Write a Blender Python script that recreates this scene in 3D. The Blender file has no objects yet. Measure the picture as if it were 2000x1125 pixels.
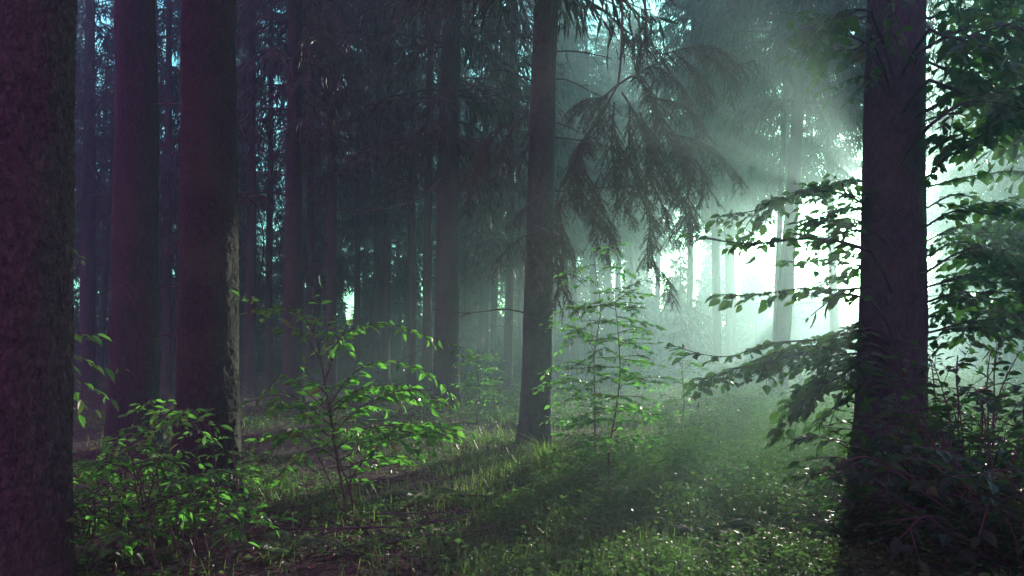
import bpy, math, random
import numpy as np
from mathutils import Vector

# ------------------------------------------------------------------ basics
scene = bpy.context.scene
COL = scene.collection
R_ = math.radians
F_PX, CX, CY, HOR = 1556.0, 1000.0, 562.5, 690.0      # photo pixels
EYE = 1.25
PITCH = math.atan((HOR - CY) / F_PX)
SUN_AZ, SUN_EL = R_(24.8), R_(10.0)
UP = np.array([0., 0., 1.])

def ray(px, py):
    x, y = (px - CX) / F_PX, (CY - py) / F_PX
    c, s = math.cos(PITCH), math.sin(PITCH)
    return np.array([x, c - y * s, s + y * c])

def at(px, py, Y):
    d = ray(px, py)
    return np.array([0, 0, EYE]) + d * (Y / d[1])

def sm(a, b, x):
    t = np.clip((np.asarray(x, float) - a) / (b - a), 0, 1)
    return t * t * (3 - 2 * t)

def ground_h(x, y):
    x = np.asarray(x, float); y = np.asarray(y, float)
    h = .035 * np.sin(.9 * x + .4) * np.cos(.7 * y + .2) + .016 * np.sin(2.1 * x - 1.1 * y) + .008 * np.sin(4.3 * x + 3.1 * y + 1)
    h = h * sm(1.0, 5, np.hypot(x, y))
    h = h + .35 * sm(3, 12, x) * sm(10, 24, y) - .12 * sm(-1, -5, x) * sm(8, 16, y)
    h = h + .25 * np.sin(.11 * x + .5) * np.cos(.09 * y) * sm(22, 45, np.hypot(x, y))
    return h

def ground_at(px, py):
    d = ray(px, py)
    t = -EYE / d[2]
    for _ in range(12):
        p = np.array([0, 0, EYE]) + d * t
        t = (float(ground_h(p[0], p[1])) - EYE) / d[2]
    p = np.array([0, 0, EYE]) + d * t
    p[2] = ground_h(p[0], p[1])
    return p

def nrm(v):
    v = np.asarray(v, float)
    return v / np.maximum(np.linalg.norm(v, axis=-1, keepdims=True), 1e-9)

# ------------------------------------------------------------------ mesh builder
class MB:
    def __init__(self):
        self.v, self.q, self.t, self.n = [], [], [], 0
    def add(self, v, quads=None, tris=None, mat=0, smooth=False):
        v = np.asarray(v, float).reshape(-1, 3)
        if quads is not None and len(quads):
            self.q.append((np.asarray(quads, int).reshape(-1, 4) + self.n, mat, smooth))
        if tris is not None and len(tris):
            self.t.append((np.asarray(tris, int).reshape(-1, 3) + self.n, mat, smooth))
        self.v.append(v); self.n += len(v)
    def mesh(self, name, mats):
        me = bpy.data.meshes.new(name)
        v = np.concatenate(self.v) if self.v else np.zeros((0, 3))
        loops, starts, tot, mi, so, pos = [], [], [], [], [], 0
        for arr, k in ((self.q, 4), (self.t, 3)):
            for f, m, s in arr:
                loops.append(f.ravel()); n = len(f)
                starts.append(pos + k * np.arange(n)); pos += k * n
                mi.append(np.full(n, m)); so.append(np.full(n, s))
        loops = np.concatenate(loops).astype(np.int32)
        starts = np.concatenate(starts).astype(np.int32)
        me.vertices.add(len(v)); me.vertices.foreach_set('co', v.astype(np.float32).ravel())
        me.loops.add(len(loops)); me.loops.foreach_set('vertex_index', loops)
        me.polygons.add(len(starts)); me.polygons.foreach_set('loop_start', starts)
        me.polygons.foreach_set('material_index', np.concatenate(mi).astype(np.int32))
        me.polygons.foreach_set('use_smooth', np.concatenate(so).astype(bool))
        for m in (mats if isinstance(mats, (list, tuple)) else [mats]):
            me.materials.append(m)
        me.update(calc_edges=True)
        return me
    def build(self, name, mats, parent=None, loc=None):
        o = bpy.data.objects.new(name, self.mesh(name, mats))
        COL.objects.link(o)
        if loc is not None: o.location = loc
        if parent is not None: o.parent = parent
        return o

def tag(o, label, cat, group=None, kind=None):
    if label: o['label'] = label
    if cat: o['category'] = cat
    if group: o['group'] = group
    if kind: o['kind'] = kind
    return o

def empty(name, loc, rz=0):
    o = bpy.data.objects.new(name, None); COL.objects.link(o)
    o.empty_display_size = .2
    o.location = loc; o.rotation_euler = (0, 0, rz)
    return o

def resample(pts, step):
    pts = np.asarray(pts, float)
    n = len(pts)
    # catmull-rom
    P = np.vstack([2 * pts[0] - pts[1], pts, 2 * pts[-1] - pts[-2]])
    out = []
    for i in range(1, n):
        a, b, c, d = P[i - 1], P[i], P[i + 1], P[i + 2]
        k = max(1, int(np.linalg.norm(c - b) / step))
        for t in np.arange(k) / k:
            out.append(.5 * ((2 * b) + (-a + c) * t + (2 * a - 5 * b + 4 * c - d) * t * t + (-a + 3 * b - 3 * c + d) * t ** 3))
    out.append(pts[-1])
    return np.array(out)

def tangents(p):
    return nrm(np.gradient(p, axis=0))

def tube(mb, pts, radii, n=6, mat=0, rough=None):
    pts = np.asarray(pts, float); m = len(pts)
    radii = np.broadcast_to(np.asarray(radii, float), (m,))
    T = tangents(pts)
    ref = np.array([1., 0, 0]) if abs(T[0][0]) < .8 else np.array([0, 1., 0])
    A = nrm(np.cross(T, ref)); B = np.cross(T, A)
    th = np.arange(n) * 2 * math.pi / n
    rr = radii[:, None] * np.ones(n)[None]
    if rough is not None: rr = rr * rough(th[None, :], pts[:, 2][:, None])
    v = pts[:, None, :] + rr[..., None] * (np.cos(th)[None, :, None] * A[:, None] + np.sin(th)[None, :, None] * B[:, None])
    i = np.arange(m - 1)[:, None] * n; j = np.arange(n)[None]; k = (j + 1) % n
    q = np.stack([i + j, i + k, i + n + k, i + n + j], -1).reshape(-1, 4)
    mb.add(v, q, mat=mat, smooth=True)
    mb.add(v[-1], tris=[(0, a, a + 1) for a in range(1, n - 1)], mat=mat)

# leaf templates: (u along, v across, w normal)
LEAF_V = np.array([[0, 0, 0], [.30, 0, -.01], [.66, 0, -.03], [1, 0, -.10],
                   [.12, .24, .03], [.36, .47, .07], [.70, .34, .03],
                   [.12, -.24, .03], [.36, -.47, .07], [.70, -.34, .03]])
LEAF_Q = np.array([[0, 1, 5, 4], [1, 2, 6, 5], [1, 0, 7, 8], [2, 1, 8, 9]])
LEAF_T = np.array([[2, 3, 6], [3, 2, 9]])
DIA_V = np.array([[0, 0, 0], [.45, .5, .05], [1, 0, -.08], [.45, -.5, .05]])
DIA_Q = np.array([[0, 3, 2, 1]])

def leaves(mb, P, D, N, L, W, fine=True, mat=0):
    P, D, N = np.asarray(P), nrm(D), np.asarray(N, float)
    n = len(P)
    if n == 0: return
    S = nrm(np.cross(N, D)); N = np.cross(D, S)
    L = np.broadcast_to(L, (n,)); W = np.broadcast_to(W, (n,))
    tv = LEAF_V if fine else DIA_V
    v = P[:, None] + (tv[None, :, 0, None] * L[:, None, None]) * D[:, None] \
        + (tv[None, :, 1, None] * W[:, None, None]) * S[:, None] + (tv[None, :, 2, None] * L[:, None, None]) * N[:, None]
    k = len(tv)
    off = (np.arange(n) * k)[:, None, None]
    if fine: mb.add(v, (LEAF_Q[None] + off), (LEAF_T[None] + off), mat=mat)
    else: mb.add(v, (DIA_Q[None] + off), mat=mat)

# ------------------------------------------------------------------ materials
def new_mat(name):
    m = bpy.data.materials.new(name); m.use_nodes = True
    nt = m.node_tree; nt.nodes.clear()
    return m, nt, nt.nodes.new, nt.links.new

def ramp(nt, stops):
    r = nt.nodes.new('ShaderNodeValToRGB')
    e = r.color_ramp.elements
    while len(e) < len(stops): e.new(.5)
    for el, (p, c) in zip(e, stops):
        el.position = p; el.color = (*c, 1)
    return r

def leaf_mat(name, stops, trans, tfac=.4, rough=.38, spec=.5):
    m, nt, N, Lk = new_mat(name)
    g = N('ShaderNodeNewGeometry'); r = ramp(nt, stops)
    Lk(g.outputs['Random Per Island'], r.inputs[0])
    tc = N('ShaderNodeTexCoord'); no = N('ShaderNodeTexNoise'); no.inputs['Scale'].default_value = 22
    Lk(tc.outputs['Object'], no.inputs['Vector'])
    mx = N('ShaderNodeMix'); mx.data_type = 'RGBA'; mx.blend_type = 'MULTIPLY'; mx.inputs[0].default_value = .5
    Lk(r.outputs[0], mx.inputs[6]); Lk(no.outputs['Color'], mx.inputs[7])
    p = N('ShaderNodeBsdfPrincipled'); p.inputs['Roughness'].default_value = rough
    p.inputs['Specular IOR Level'].default_value = spec
    Lk(mx.outputs[2], p.inputs['Base Color'])
    t = N('ShaderNodeBsdfTranslucent')
    mt = N('ShaderNodeMix'); mt.data_type = 'RGBA'; mt.inputs[0].default_value = .75
    Lk(r.outputs[0], mt.inputs[6]); mt.inputs[7].default_value = (*trans, 1)
    Lk(mt.outputs[2], t.inputs['Color'])
    ms = N('ShaderNodeMixShader'); ms.inputs[0].default_value = tfac
    Lk(p.outputs[0], ms.inputs[1]); Lk(t.outputs[0], ms.inputs[2])
    o = N('ShaderNodeOutputMaterial'); Lk(ms.outputs[0], o.inputs[0])
    return m

def bark_mat(name, dark, light, moss, sx=10, sz=4.0, bump=.04, mossy=.35):
    m, nt, N, Lk = new_mat(name)
    tc = N('ShaderNodeTexCoord'); mp = N('ShaderNodeMapping')
    mp.inputs['Scale'].default_value = (sx, sx, sz)
    Lk(tc.outputs['Object'], mp.inputs['Vector'])
    n0 = N('ShaderNodeTexNoise'); n0.inputs['Scale'].default_value = 1.6; n0.inputs['Detail'].default_value = 4
    Lk(mp.outputs[0], n0.inputs['Vector'])
    va = N('ShaderNodeVectorMath'); va.operation = 'MULTIPLY_ADD'
    Lk(n0.outputs['Color'], va.inputs[0]); va.inputs[1].default_value = (1.7, 1.7, 1.7); Lk(mp.outputs[0], va.inputs[2])
    vo = N('ShaderNodeTexVoronoi'); vo.feature = 'DISTANCE_TO_EDGE'; vo.inputs['Scale'].default_value = 2.6
    Lk(va.outputs[0], vo.inputs['Vector'])
    n1 = N('ShaderNodeTexNoise'); n1.inputs['Scale'].default_value = 3.2; n1.inputs['Detail'].default_value = 9
    n1.inputs['Roughness'].default_value = .72; n1.inputs['Distortion'].default_value = .6
    Lk(mp.outputs[0], n1.inputs['Vector'])
    hm = N('ShaderNodeMath'); hm.operation = 'MULTIPLY_ADD'
    Lk(vo.outputs['Distance'], hm.inputs[0]); hm.inputs[1].default_value = .55; Lk(n1.outputs['Fac'], hm.inputs[2])
    r = ramp(nt, [(.40, dark), (.78, light)])
    Lk(hm.outputs[0], r.inputs[0])
    n2 = N('ShaderNodeTexNoise'); n2.inputs['Scale'].default_value = 1.7; n2.inputs['Detail'].default_value = 5
    Lk(tc.outputs['Object'], n2.inputs['Vector'])
    mr2 = N('ShaderNodeMapRange'); mr2.inputs['From Min'].default_value = .48; mr2.inputs['From Max'].default_value = .7
    mr2.inputs['To Max'].default_value = mossy
    Lk(n2.outputs['Fac'], mr2.inputs['Value'])
    mx = N('ShaderNodeMix'); mx.data_type = 'RGBA'; Lk(mr2.outputs[0], mx.inputs[0])
    Lk(r.outputs[0], mx.inputs[6]); mx.inputs[7].default_value = (*moss, 1)
    b = N('ShaderNodeBump'); b.inputs['Distance'].default_value = bump; b.inputs['Strength'].default_value = 1
    Lk(hm.outputs[0], b.inputs['Height'])
    p = N('ShaderNodeBsdfPrincipled'); p.inputs['Roughness'].default_value = .85
    p.inputs['Specular IOR Level'].default_value = .25
    Lk(mx.outputs[2], p.inputs['Base Color']); Lk(b.outputs[0], p.inputs['Normal'])
    o = N('ShaderNodeOutputMaterial'); Lk(p.outputs[0], o.inputs[0])
    return m

M = {}
M['bark'] = bark_mat('spruce_bark', (.009, .012, .009), (.040, .052, .037), (.06, .075, .03))
M['bark_rough'] = bark_mat('flaky_bark', (.012, .012, .009), (.085, .086, .058), (.06, .075, .035), sx=9, sz=4.5, bump=.07)
M['bark_mossy'] = bark_mat('mossy_bark', (.010, .013, .009), (.036, .056, .032), (.045, .085, .03), sx=10, sz=5, bump=.05, mossy=.8)
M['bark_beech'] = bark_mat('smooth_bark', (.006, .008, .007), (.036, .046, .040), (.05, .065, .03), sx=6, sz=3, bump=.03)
M['twig'] = bark_mat('twig_bark', (.022, .021, .016), (.075, .072, .05), (.06, .07, .04), sx=40, sz=40, bump=.002)
M['needle'] = leaf_mat('spruce_needles', [(0, (.018, .034, .020)), (.6, (.030, .055, .026)), (1, (.055, .080, .030))], (.06, .11, .03), .22, .5, .35)
M['leaf'] = leaf_mat('broad_leaf', [(0, (.018, .050, .020)), (.5, (.036, .095, .026)), (.86, (.07, .14, .03)), (.96, (.16, .17, .04)), (1, (.17, .11, .04))], (.22, .76, .09), .60, .40, .4)
M['beech_leaf'] = leaf_mat('beech_leaf', [(0, (.008, .018, .009)), (.6, (.013, .030, .012)), (.96, (.025, .05, .015)), (1, (.06, .05, .02))], (.12, .38, .045), .27, .5, .15)  # mature beech green, shade put into the colour so backlit leaves go dark
M['herb'] = leaf_mat('herb_leaf', [(0, (.030, .075, .030)), (.6, (.055, .125, .038)), (1, (.11, .17, .045))], (.14, .38, .06), .40, .55, .2)
M['grass'] = leaf_mat('grass_blade', [(0, (.06, .12, .026)), (.6, (.11, .19, .036)), (.9, (.14, .20, .05)), (1, (.20, .19, .08))], (.24, .52, .07), .45, .42, .45)
M['litter'] = leaf_mat('fallen_leaf', [(0, (.05, .032, .022)), (.6, (.10, .065, .04)), (1, (.20, .14, .08))], (.14, .09, .04), .15, .6, .3)

def ground_mat():
    m, nt, N, Lk = new_mat('forest_soil')
    tc = N('ShaderNodeTexCoord')
    n = N('ShaderNodeTexNoise'); n.inputs['Scale'].default_value = 1.3; n.inputs['Detail'].default_value = 8; n.inputs['Roughness'].default_value = .7
    Lk(tc.outputs['Object'], n.inputs['Vector'])
    r = ramp(nt, [(.3, (.022, .016, .012)), (.5, (.045, .034, .022)), (.62, (.04, .05, .02)), (.8, (.075, .055, .036))])
    Lk(n.outputs['Fac'], r.inputs[0])
    n2 = N('ShaderNodeTexNoise'); n2.inputs['Scale'].default_value = 30; n2.inputs['Detail'].default_value = 6
    Lk(tc.outputs['Object'], n2.inputs['Vector'])
    b = N('ShaderNodeBump'); b.inputs['Distance'].default_value = .05; Lk(n2.outputs['Fac'], b.inputs['Height'])
    p = N('ShaderNodeBsdfPrincipled'); p.inputs['Roughness'].default_value = .95; p.inputs['Specular IOR Level'].default_value = .13
    Lk(r.outputs[0], p.inputs['Base Color']); Lk(b.outputs[0], p.inputs['Normal'])
    o = N('ShaderNodeOutputMaterial'); Lk(p.outputs[0], o.inputs[0])
    return m
M['soil'] = ground_mat()

# ------------------------------------------------------------------ ground
def build_ground():
    mb = MB()
    u = np.linspace(-1, 1, 241)
    xs = np.sign(u) * (np.abs(u) ** 2.2) * 80
    ys = np.sign(u) * (np.abs(u) ** 2.2) * 80
    X, Y = np.meshgrid(xs, ys)
    v = np.stack([X, Y, ground_h(X, Y)], -1)
    n = len(u)
    i = np.arange(n - 1)[:, None] * n + np.arange(n - 1)[None]
    mb.add(v, np.stack([i, i + 1, i + n + 1, i + n], -1), smooth=True)
    tag(mb.build('ground', M['soil']), 'dark forest floor of bare soil and moss', 'ground', kind='structure')
build_ground()

# ------------------------------------------------------------------ spruce trees
def spruce_crown(rng, H, zb, Rr, wob, dens=1.0, tw=1.0, zmax=None, gap=.5):
    """drooping spruce crown round a trunk at the origin; wob(z) gives the trunk's sideways offset"""
    mb = MB()
    P, D, Nn, L, W = [], [], [], [], []
    z = zb; ga = [rng.uniform(0, 6.28) for _ in range(4)]
    while z < (zmax or H - .3):
        t = (z - zb) / (H - zb)
        Rl = Rr * (1 - t) ** .75 * (1 if t > .12 else .75 + 2 * t)
        for k in range(rng.choice((4, 5, 6))):
            ph = rng.uniform(0, 2 * math.pi)
            Lb = Rl * rng.uniform(.55, 1.12) + .25
            if math.sin(2 * ph + ga[0] + .7 * z) * math.sin(1.25 * z + ga[1] + ph) + .3 * math.sin(3 * ph + 2.3 * z + ga[2]) > gap: continue
            out = np.array([math.cos(ph), math.sin(ph), 0]); side = np.array([-out[1], out[0], 0])
            s = np.linspace(0, 1, 7)
            droop = rng.uniform(.35, .75) * (1 - .6 * t)
            path = wob(z) + np.array([0, 0, z + rng.uniform(-.2, .2)]) + out * (Lb * s)[:, None] + side * (rng.uniform(-.15, .15) * Lb * s * s)[:, None] \
                + UP * (Lb * (.18 * s - droop * s ** 2 + .25 * droop * s ** 3))[:, None]
            tube(mb, path, .018 * (1 - .8 * s) * (1 + Lb * .25), 3, mat=1)
            n = max(4, int(Lb / .085 * dens))
            ss = np.sort(np.array([rng.uniform(.12, 1) for _ in range(n)]))
            idx = ss * 6; i0 = np.minimum(idx.astype(int), 5); f = (idx - i0)[:, None]
            base = path[i0] * (1 - f) + path[i0 + 1] * f
            fwd = nrm(path[i0 + 1] - path[i0])
            r2 = np.random.default_rng(rng.randrange(1 << 30))
            for sg in (-1, 1):
                d = sg * side * r2.uniform(.25, 1, (n, 1)) + fwd * r2.uniform(.2, .9, (n, 1)) - UP * r2.uniform(.25, 1.2, (n, 1))
                ln = (.20 + .42 * (1 - .6 * ss)) * r2.uniform(.6, 1.2, n) * min(1, .5 + Lb / 3)
                d = nrm(d)
                P.append(base); D.append(d); L.append(ln); W.append(.055 * r2.uniform(.7, 1.3, n) * tw)
                Nn.append(r2.normal(0, 1, (n, 3)))
                # hanging second joint
                p2 = base + d * (ln * .8)[:, None]
                d2 = nrm(d * .5 - UP * r2.uniform(.5, 1.4, (n, 1)) + r2.normal(0, .2, (n, 3)))
                P.append(p2); D.append(d2); L.append(ln * r2.uniform(.5, 1.0, n)); W.append(.042 * r2.uniform(.7, 1.2, n) * tw)
                Nn.append(r2.normal(0, 1, (n, 3)))
        z += rng.uniform(.28, .5)
    leaves(mb, np.concatenate(P), np.concatenate(D), np.concatenate(Nn), np.concatenate(L), np.concatenate(W), fine=False, mat=0)
    return mb

def worley_edge(u, v, nu, seed):
    """distance to the plate edge and a per-plate value on a grid that closes after nu cells"""
    r = np.random.default_rng(seed); nv = 4096
    J = r.random((nu, 64, 3))
    iu, iv = np.floor(u).astype(int), np.floor(v).astype(int)
    d1 = np.full(u.shape, 9.); d2 = np.full(u.shape, 9.); val = np.zeros(u.shape)
    for a in (-1, 0, 1):
        for b in (-1, 0, 1):
            j = J[(iu + a) % nu, (iv + b) % 64]
            d = np.hypot(iu + a + j[..., 0] - u, iv + b + j[..., 1] - v)
            m = d < d1
            d2 = np.where(m, d1, np.minimum(d2, d)); val = np.where(m, j[..., 2], val); d1 = np.where(m, d, d1)
    return d2 - d1, val

def trunk_mb(rng, H, r0, wob, nside=14, step=.6, flare=.5, rough=.03, fz=.35, roots=0, plates=None):
    zz = np.concatenate([np.array([-.3, -.1, 0, .06, .14, .25, .4, .6, .9, 1.3]), np.arange(1.3 + step, H, step), [H]])
    if plates:
        cw, ch, depth, ztop, dz = plates
        zz = np.concatenate([np.arange(-.3, ztop, dz), np.arange(ztop, H, .8), [H]])
        nside = int(2 * math.pi * r0 / dz)
    pts = np.array([wob(z) + np.array([0, 0, z]) for z in zz])
    rad = r0 * (1 - .82 * np.clip(zz, 0, H) / H) + .01
    a = [rng.uniform(0, 6.28) for _ in range(8)]
    def rf(th, z):
        fl = np.exp(-np.clip(z - pts[2][2], -.1, 9) / fz)
        v = 1 + flare * fl
        if roots: v = v + .45 * fl * np.maximum(0, np.cos(roots * th + a[4])) ** 2 + .2 * fl * np.cos(3 * th + a[5])
        if plates:
            th_, z_ = np.broadcast_arrays(th, z)
            nu = max(6, int(2 * math.pi * r0 / cw))
            wu = .35 * np.sin(7 * z_ + 3 * th_ + a[0]) + .25 * np.sin(19 * z_ - 5 * th_ + a[1]) + .12 * np.sin(47 * z_ + 13 * th_)
            wv = .35 * np.sin(4 * th_ + 5 * z_ + a[2]) + .2 * np.sin(11 * th_ - 13 * z_) + .12 * np.sin(31 * th_ + 29 * z_)
            e, pv = worley_edge(th_ / (2 * math.pi) * nu + wu + 3 * nu, z_ / ch + wv + 50, nu, int(a[3] * 999))
            e2, pv2 = worley_edge(th_ / (2 * math.pi) * nu * 3 + 2 * wu, z_ / ch * 3 + 2 * wv + 50, nu * 3, int(a[4] * 999))
            v = v + depth / r0 * (np.clip(e / .28, 0, 1) ** .6 * (.45 + .9 * pv) + .30 * np.clip(e2 / .4, 0, 1) * pv2 - .6)
        return v + rough * (np.sin(3 * th + a[0] + .8 * z) + np.sin(5 * th + a[1] - 1.7 * z) + .7 * np.sin(2.3 * z + a[2] + th) + .5 * np.sin(8 * th + 5 * z + a[3]))
    mb = MB(); tube(mb, pts, rad, nside, rough=rf)
    return mb

def dead_branch_mb(rng, start, out, L, r=.012, droop=.3, forks=3):
    mb = MB()
    s = np.linspace(0, 1, 9)
    side = np.array([-out[1], out[0], 0])
    w = rng.uniform(-.2, .2)
    path = start + out * (L * s)[:, None] + UP * (L * (.1 * s - droop * s ** 2 + rng.uniform(-.03, .03) * np.sin(7 * s)))[:, None] + side * (w * L * s * s + .03 * L * np.sin(5 * s + w * 20))[:, None]
    tube(mb, path, r * (1 - .8 * s) + .002, 5)
    for k in range(forks):
        i = rng.randint(3, 7); sg = rng.choice((-1, 1))
        l2 = L * rng.uniform(.15, .35); s2 = np.linspace(0, 1, 5)
        d = nrm(out * .7 + side * sg * .7 - UP * rng.uniform(-.1, .5))
        tube(mb, path[i] + d * (l2 * s2)[:, None] - UP * (l2 * .25 * s2 ** 2)[:, None], r * .45 * (1 - .7 * s2) + .0015, 4)
    return mb

def straight(z): return np.zeros(3)

# shared crowns / trunks for far trees
RNG = random.Random(7)
FAR_H = 25.0
CROWN = [spruce_crown(random.Random(11 + i), FAR_H, zb, rr, straight, dens=.75).mesh('crown', [M['needle'], M['twig']])
         for i, (zb, rr) in enumerate(((4.2, 2.9), (6.0, 2.5), (5.0, 3.3), (8.0, 2.4)))]
CROWN_HIGH = spruce_crown(random.Random(19), FAR_H, 8.8, 3.6, straight, dens=1.2, gap=1.1).mesh('crown', [M['needle'], M['twig']])
CROWN.append(CROWN_HIGH)
CROWN.append(spruce_crown(random.Random(23), FAR_H, 6.5, 1.7, straight, dens=.7).mesh('crown', [M['needle'], M['twig']]))
CROWN.append(spruce_crown(random.Random(29), FAR_H, 11.6, 3.3, straight, gap=.9).mesh('crown', [M['needle'], M['twig']]))
FTRUNK = [trunk_mb(random.Random(31 + i), FAR_H, .19, straight, 10, 1.2).mesh('trunk', M['bark']) for i in range(3)]

def link_child(name, me, parent, scale=None, rz=0, loc=None):
    o = bpy.data.objects.new(name, me); COL.objects.link(o); o.parent = parent
    if scale: o.scale = scale
    o.rotation_euler = (0, 0, rz)
    if loc is not None: o.location = loc
    return o

TREES = []      # (x, y, half angular width) of trees placed by hand
def spruce(px, py, w, top, label, crown=0, zb=None, H=25., dead=7, rough=.03, mat='bark', nside=16, step=.6, flare=.45, roots=0, group=None, base=None, name='spruce_tree', cz=1.0, cr=1.0, plates=None):
    rng = random.Random(int(px * 13 + py))
    p = ground_at(px, py) if base is None else np.array(base)
    dist = np.linalg.norm(p - np.array([0, 0, EYE]))
    dia = w * p[1] / F_PX * math.hypot(1, p[0] / p[1]) ** .5
    pt = at(top, 0, p[1])
    sx = (pt[0] - p[0]) / (pt[2] - p[2])
    root = empty(name, p)
    tag(root, label, 'tree', group)
    b1, b2 = rng.uniform(-.012, .012), rng.uniform(0, 6.28)
    def wob(z):
        return np.array([sx * z + b1 * dia * 8 * math.sin(z * .5 + b2), .3 * b1 * z, 0])
    r0 = dia / 2 / (1 - .82 * 2.2 / H)
    trunk_mb(rng, H, r0, wob, nside, step, flare, rough, roots=roots, plates=plates).build('trunk', M[mat], root)
    if crown is not None:
        c = link_child('crown', CROWN[crown], root, (cr, cr, cz), rng.uniform(0, 6.28))
        zc = 8.0; c.location = (sx * zc * .6, 0, 0)
        c.rotation_euler = (0, math.atan(sx), rng.uniform(0, 6.28)) if abs(sx) > .02 else c.rotation_euler
    for k in range(dead):
        z = rng.uniform(1.4, 6.0)
        ph = rng.uniform(0, 6.28); out = np.array([math.cos(ph), math.sin(ph) * .6, 0])
        dead_branch_mb(rng, wob(z) + np.array([0, 0, z]) + out * r0 * .5, out, rng.uniform(.5, 2.0), r=.012, droop=rng.uniform(.05, .4)).build('dead_branch', M['twig'], root)
    TREES.append((p[0], p[1], w / 2 / F_PX))
    return root, wob, p

# named trees ---------------------------------------------------------
L_ = spruce(42, 1150, 162, 58, 'rough flaky-barked spruce trunk standing nearest, cut by the picture edge', crown=None, dead=0, rough=.022, mat='bark_rough', flare=.25, plates=(.038, .06, .012, 3.5, .0075))
D_ = spruce(257, 890, 78, 268, 'dark spruce trunk standing between the flaky-barked trunk and the sunlit-edged trunk', crown=3, dead=5, plates=(.06, .09, .009, 5.8, .018))
A_ = spruce(401, 985, 100, 409, 'thick dark spruce trunk with a narrow sunlit strip down its edge', crown=3, dead=2, rough=.022, mat='bark_mossy', plates=(.036, .055, .009, 4.9, .011), flare=.5, roots=5)
spruce(572, 802, 34, 576, 'dark spruce trunk rising behind the leafy arching shrub', crown=5)
spruce(606, 768, 15, 609, 'slim spruce trunk just beside the dark trunk behind the arching shrub', crown=6, dead=3)
spruce(646, 785, 19, 650, 'straight dark spruce trunk directly behind the shrub\'s upright stem', crown=5, dead=4)
spruce(733, 757, 13, 739, 'slim hazy spruce, first of a close pair beyond the shrub\'s upper arch', crown=6, dead=3)
spruce(752, 763, 15, 763, 'slim hazy spruce leaning slightly, second of a close pair beyond the shrub\'s upper arch', crown=5, dead=3)
spruce(803, 772, 15, 808, 'slim hazy spruce standing a little left of the broad trunk in mist', crown=5, dead=3)
spruce(833, 776, 17, 841, 'hazy spruce trunk standing close against the broad trunk in mist', crown=6, dead=3)
C_ = spruce(868, 802, 46, 886, 'broad spruce trunk with lower half veiled in teal mist', crown=None, dead=5)
spruce(935, 735, 9, 957, 'thin leaning spruce in glowing mist between two stout trunks', crown=1, dead=4)
spruce(991, 762, 16, 1004, 'small spruce trunk in mist just behind the central trunk', crown=0, dead=4)
B_ = spruce(1041, 868, 52, 1069, 'central spruce trunk in mid-distance with a big drooping bough', crown=None, dead=9, rough=.02, plates=(.06, .09, .009, 6.5, .02), flare=.3, roots=5)
spruce(1345, 740, 12, 1352, 'hazy spruce standing just below the hanging bough in the glow', crown=4, cz=1.14, H=28.5, cr=1.15, dead=2)
K_ = spruce(1742, 752, 20, 1752, 'spruce standing behind the beech, its hazy crown showing beside the beech trunk', crown=None, dead=2)
T_ = spruce(1522, 768, 27, 1572, 'leaning spruce trunk silhouetted before the bright glow', crown=None, dead=6)
spruce(1512, 749, 10, 1538, 'pale slim spruce in the glow beside the leaning silhouetted trunk', crown=4, cz=1.14, H=28.5, cr=1.15, dead=3)
spruce(1205, 728, 13, 1213, 'faint spruce trunk in bright mist behind the slender saplings', crown=4, dead=2)
spruce(1283, 724, 11, 1290, 'faint spruce trunk in bright mist below the hanging bough tip', crown=4, dead=2)
spruce(1402, 724, 11, 1402, 'very pale spruce trunk at the edge of the bright glow', crown=4, cz=1.14, H=28.5, cr=1.15, dead=2)
spruce(1430, 722, 9, 1434, 'palest thin spruce deep inside the bright glow', crown=4, cz=1.14, H=28.5, cr=1.15, dead=2)
spruce(170, 765, 26, 176, 'dim spruce trunk just beyond the flaky-barked trunk', crown=5, dead=3)
spruce(298, 752, 11, 303, 'very slim dim spruce deep between the two big dark trunks', crown=2, dead=2)
spruce(325, 768, 15, 330, 'slim dim spruce framed between the two big dark trunks', crown=0, dead=3)
spruce(488, 775, 19, 494, 'dim spruce trunk just beyond the sunlit-edged trunk', crown=5, dead=4)
spruce(525, 760, 13, 529, 'slim dim spruce behind the hanging bare twigs', crown=6, dead=3)
spruce(697, 752, 12, 701, 'slim dim spruce with bright sky gaps in its crown above the shrub', crown=5, dead=3)

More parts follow.
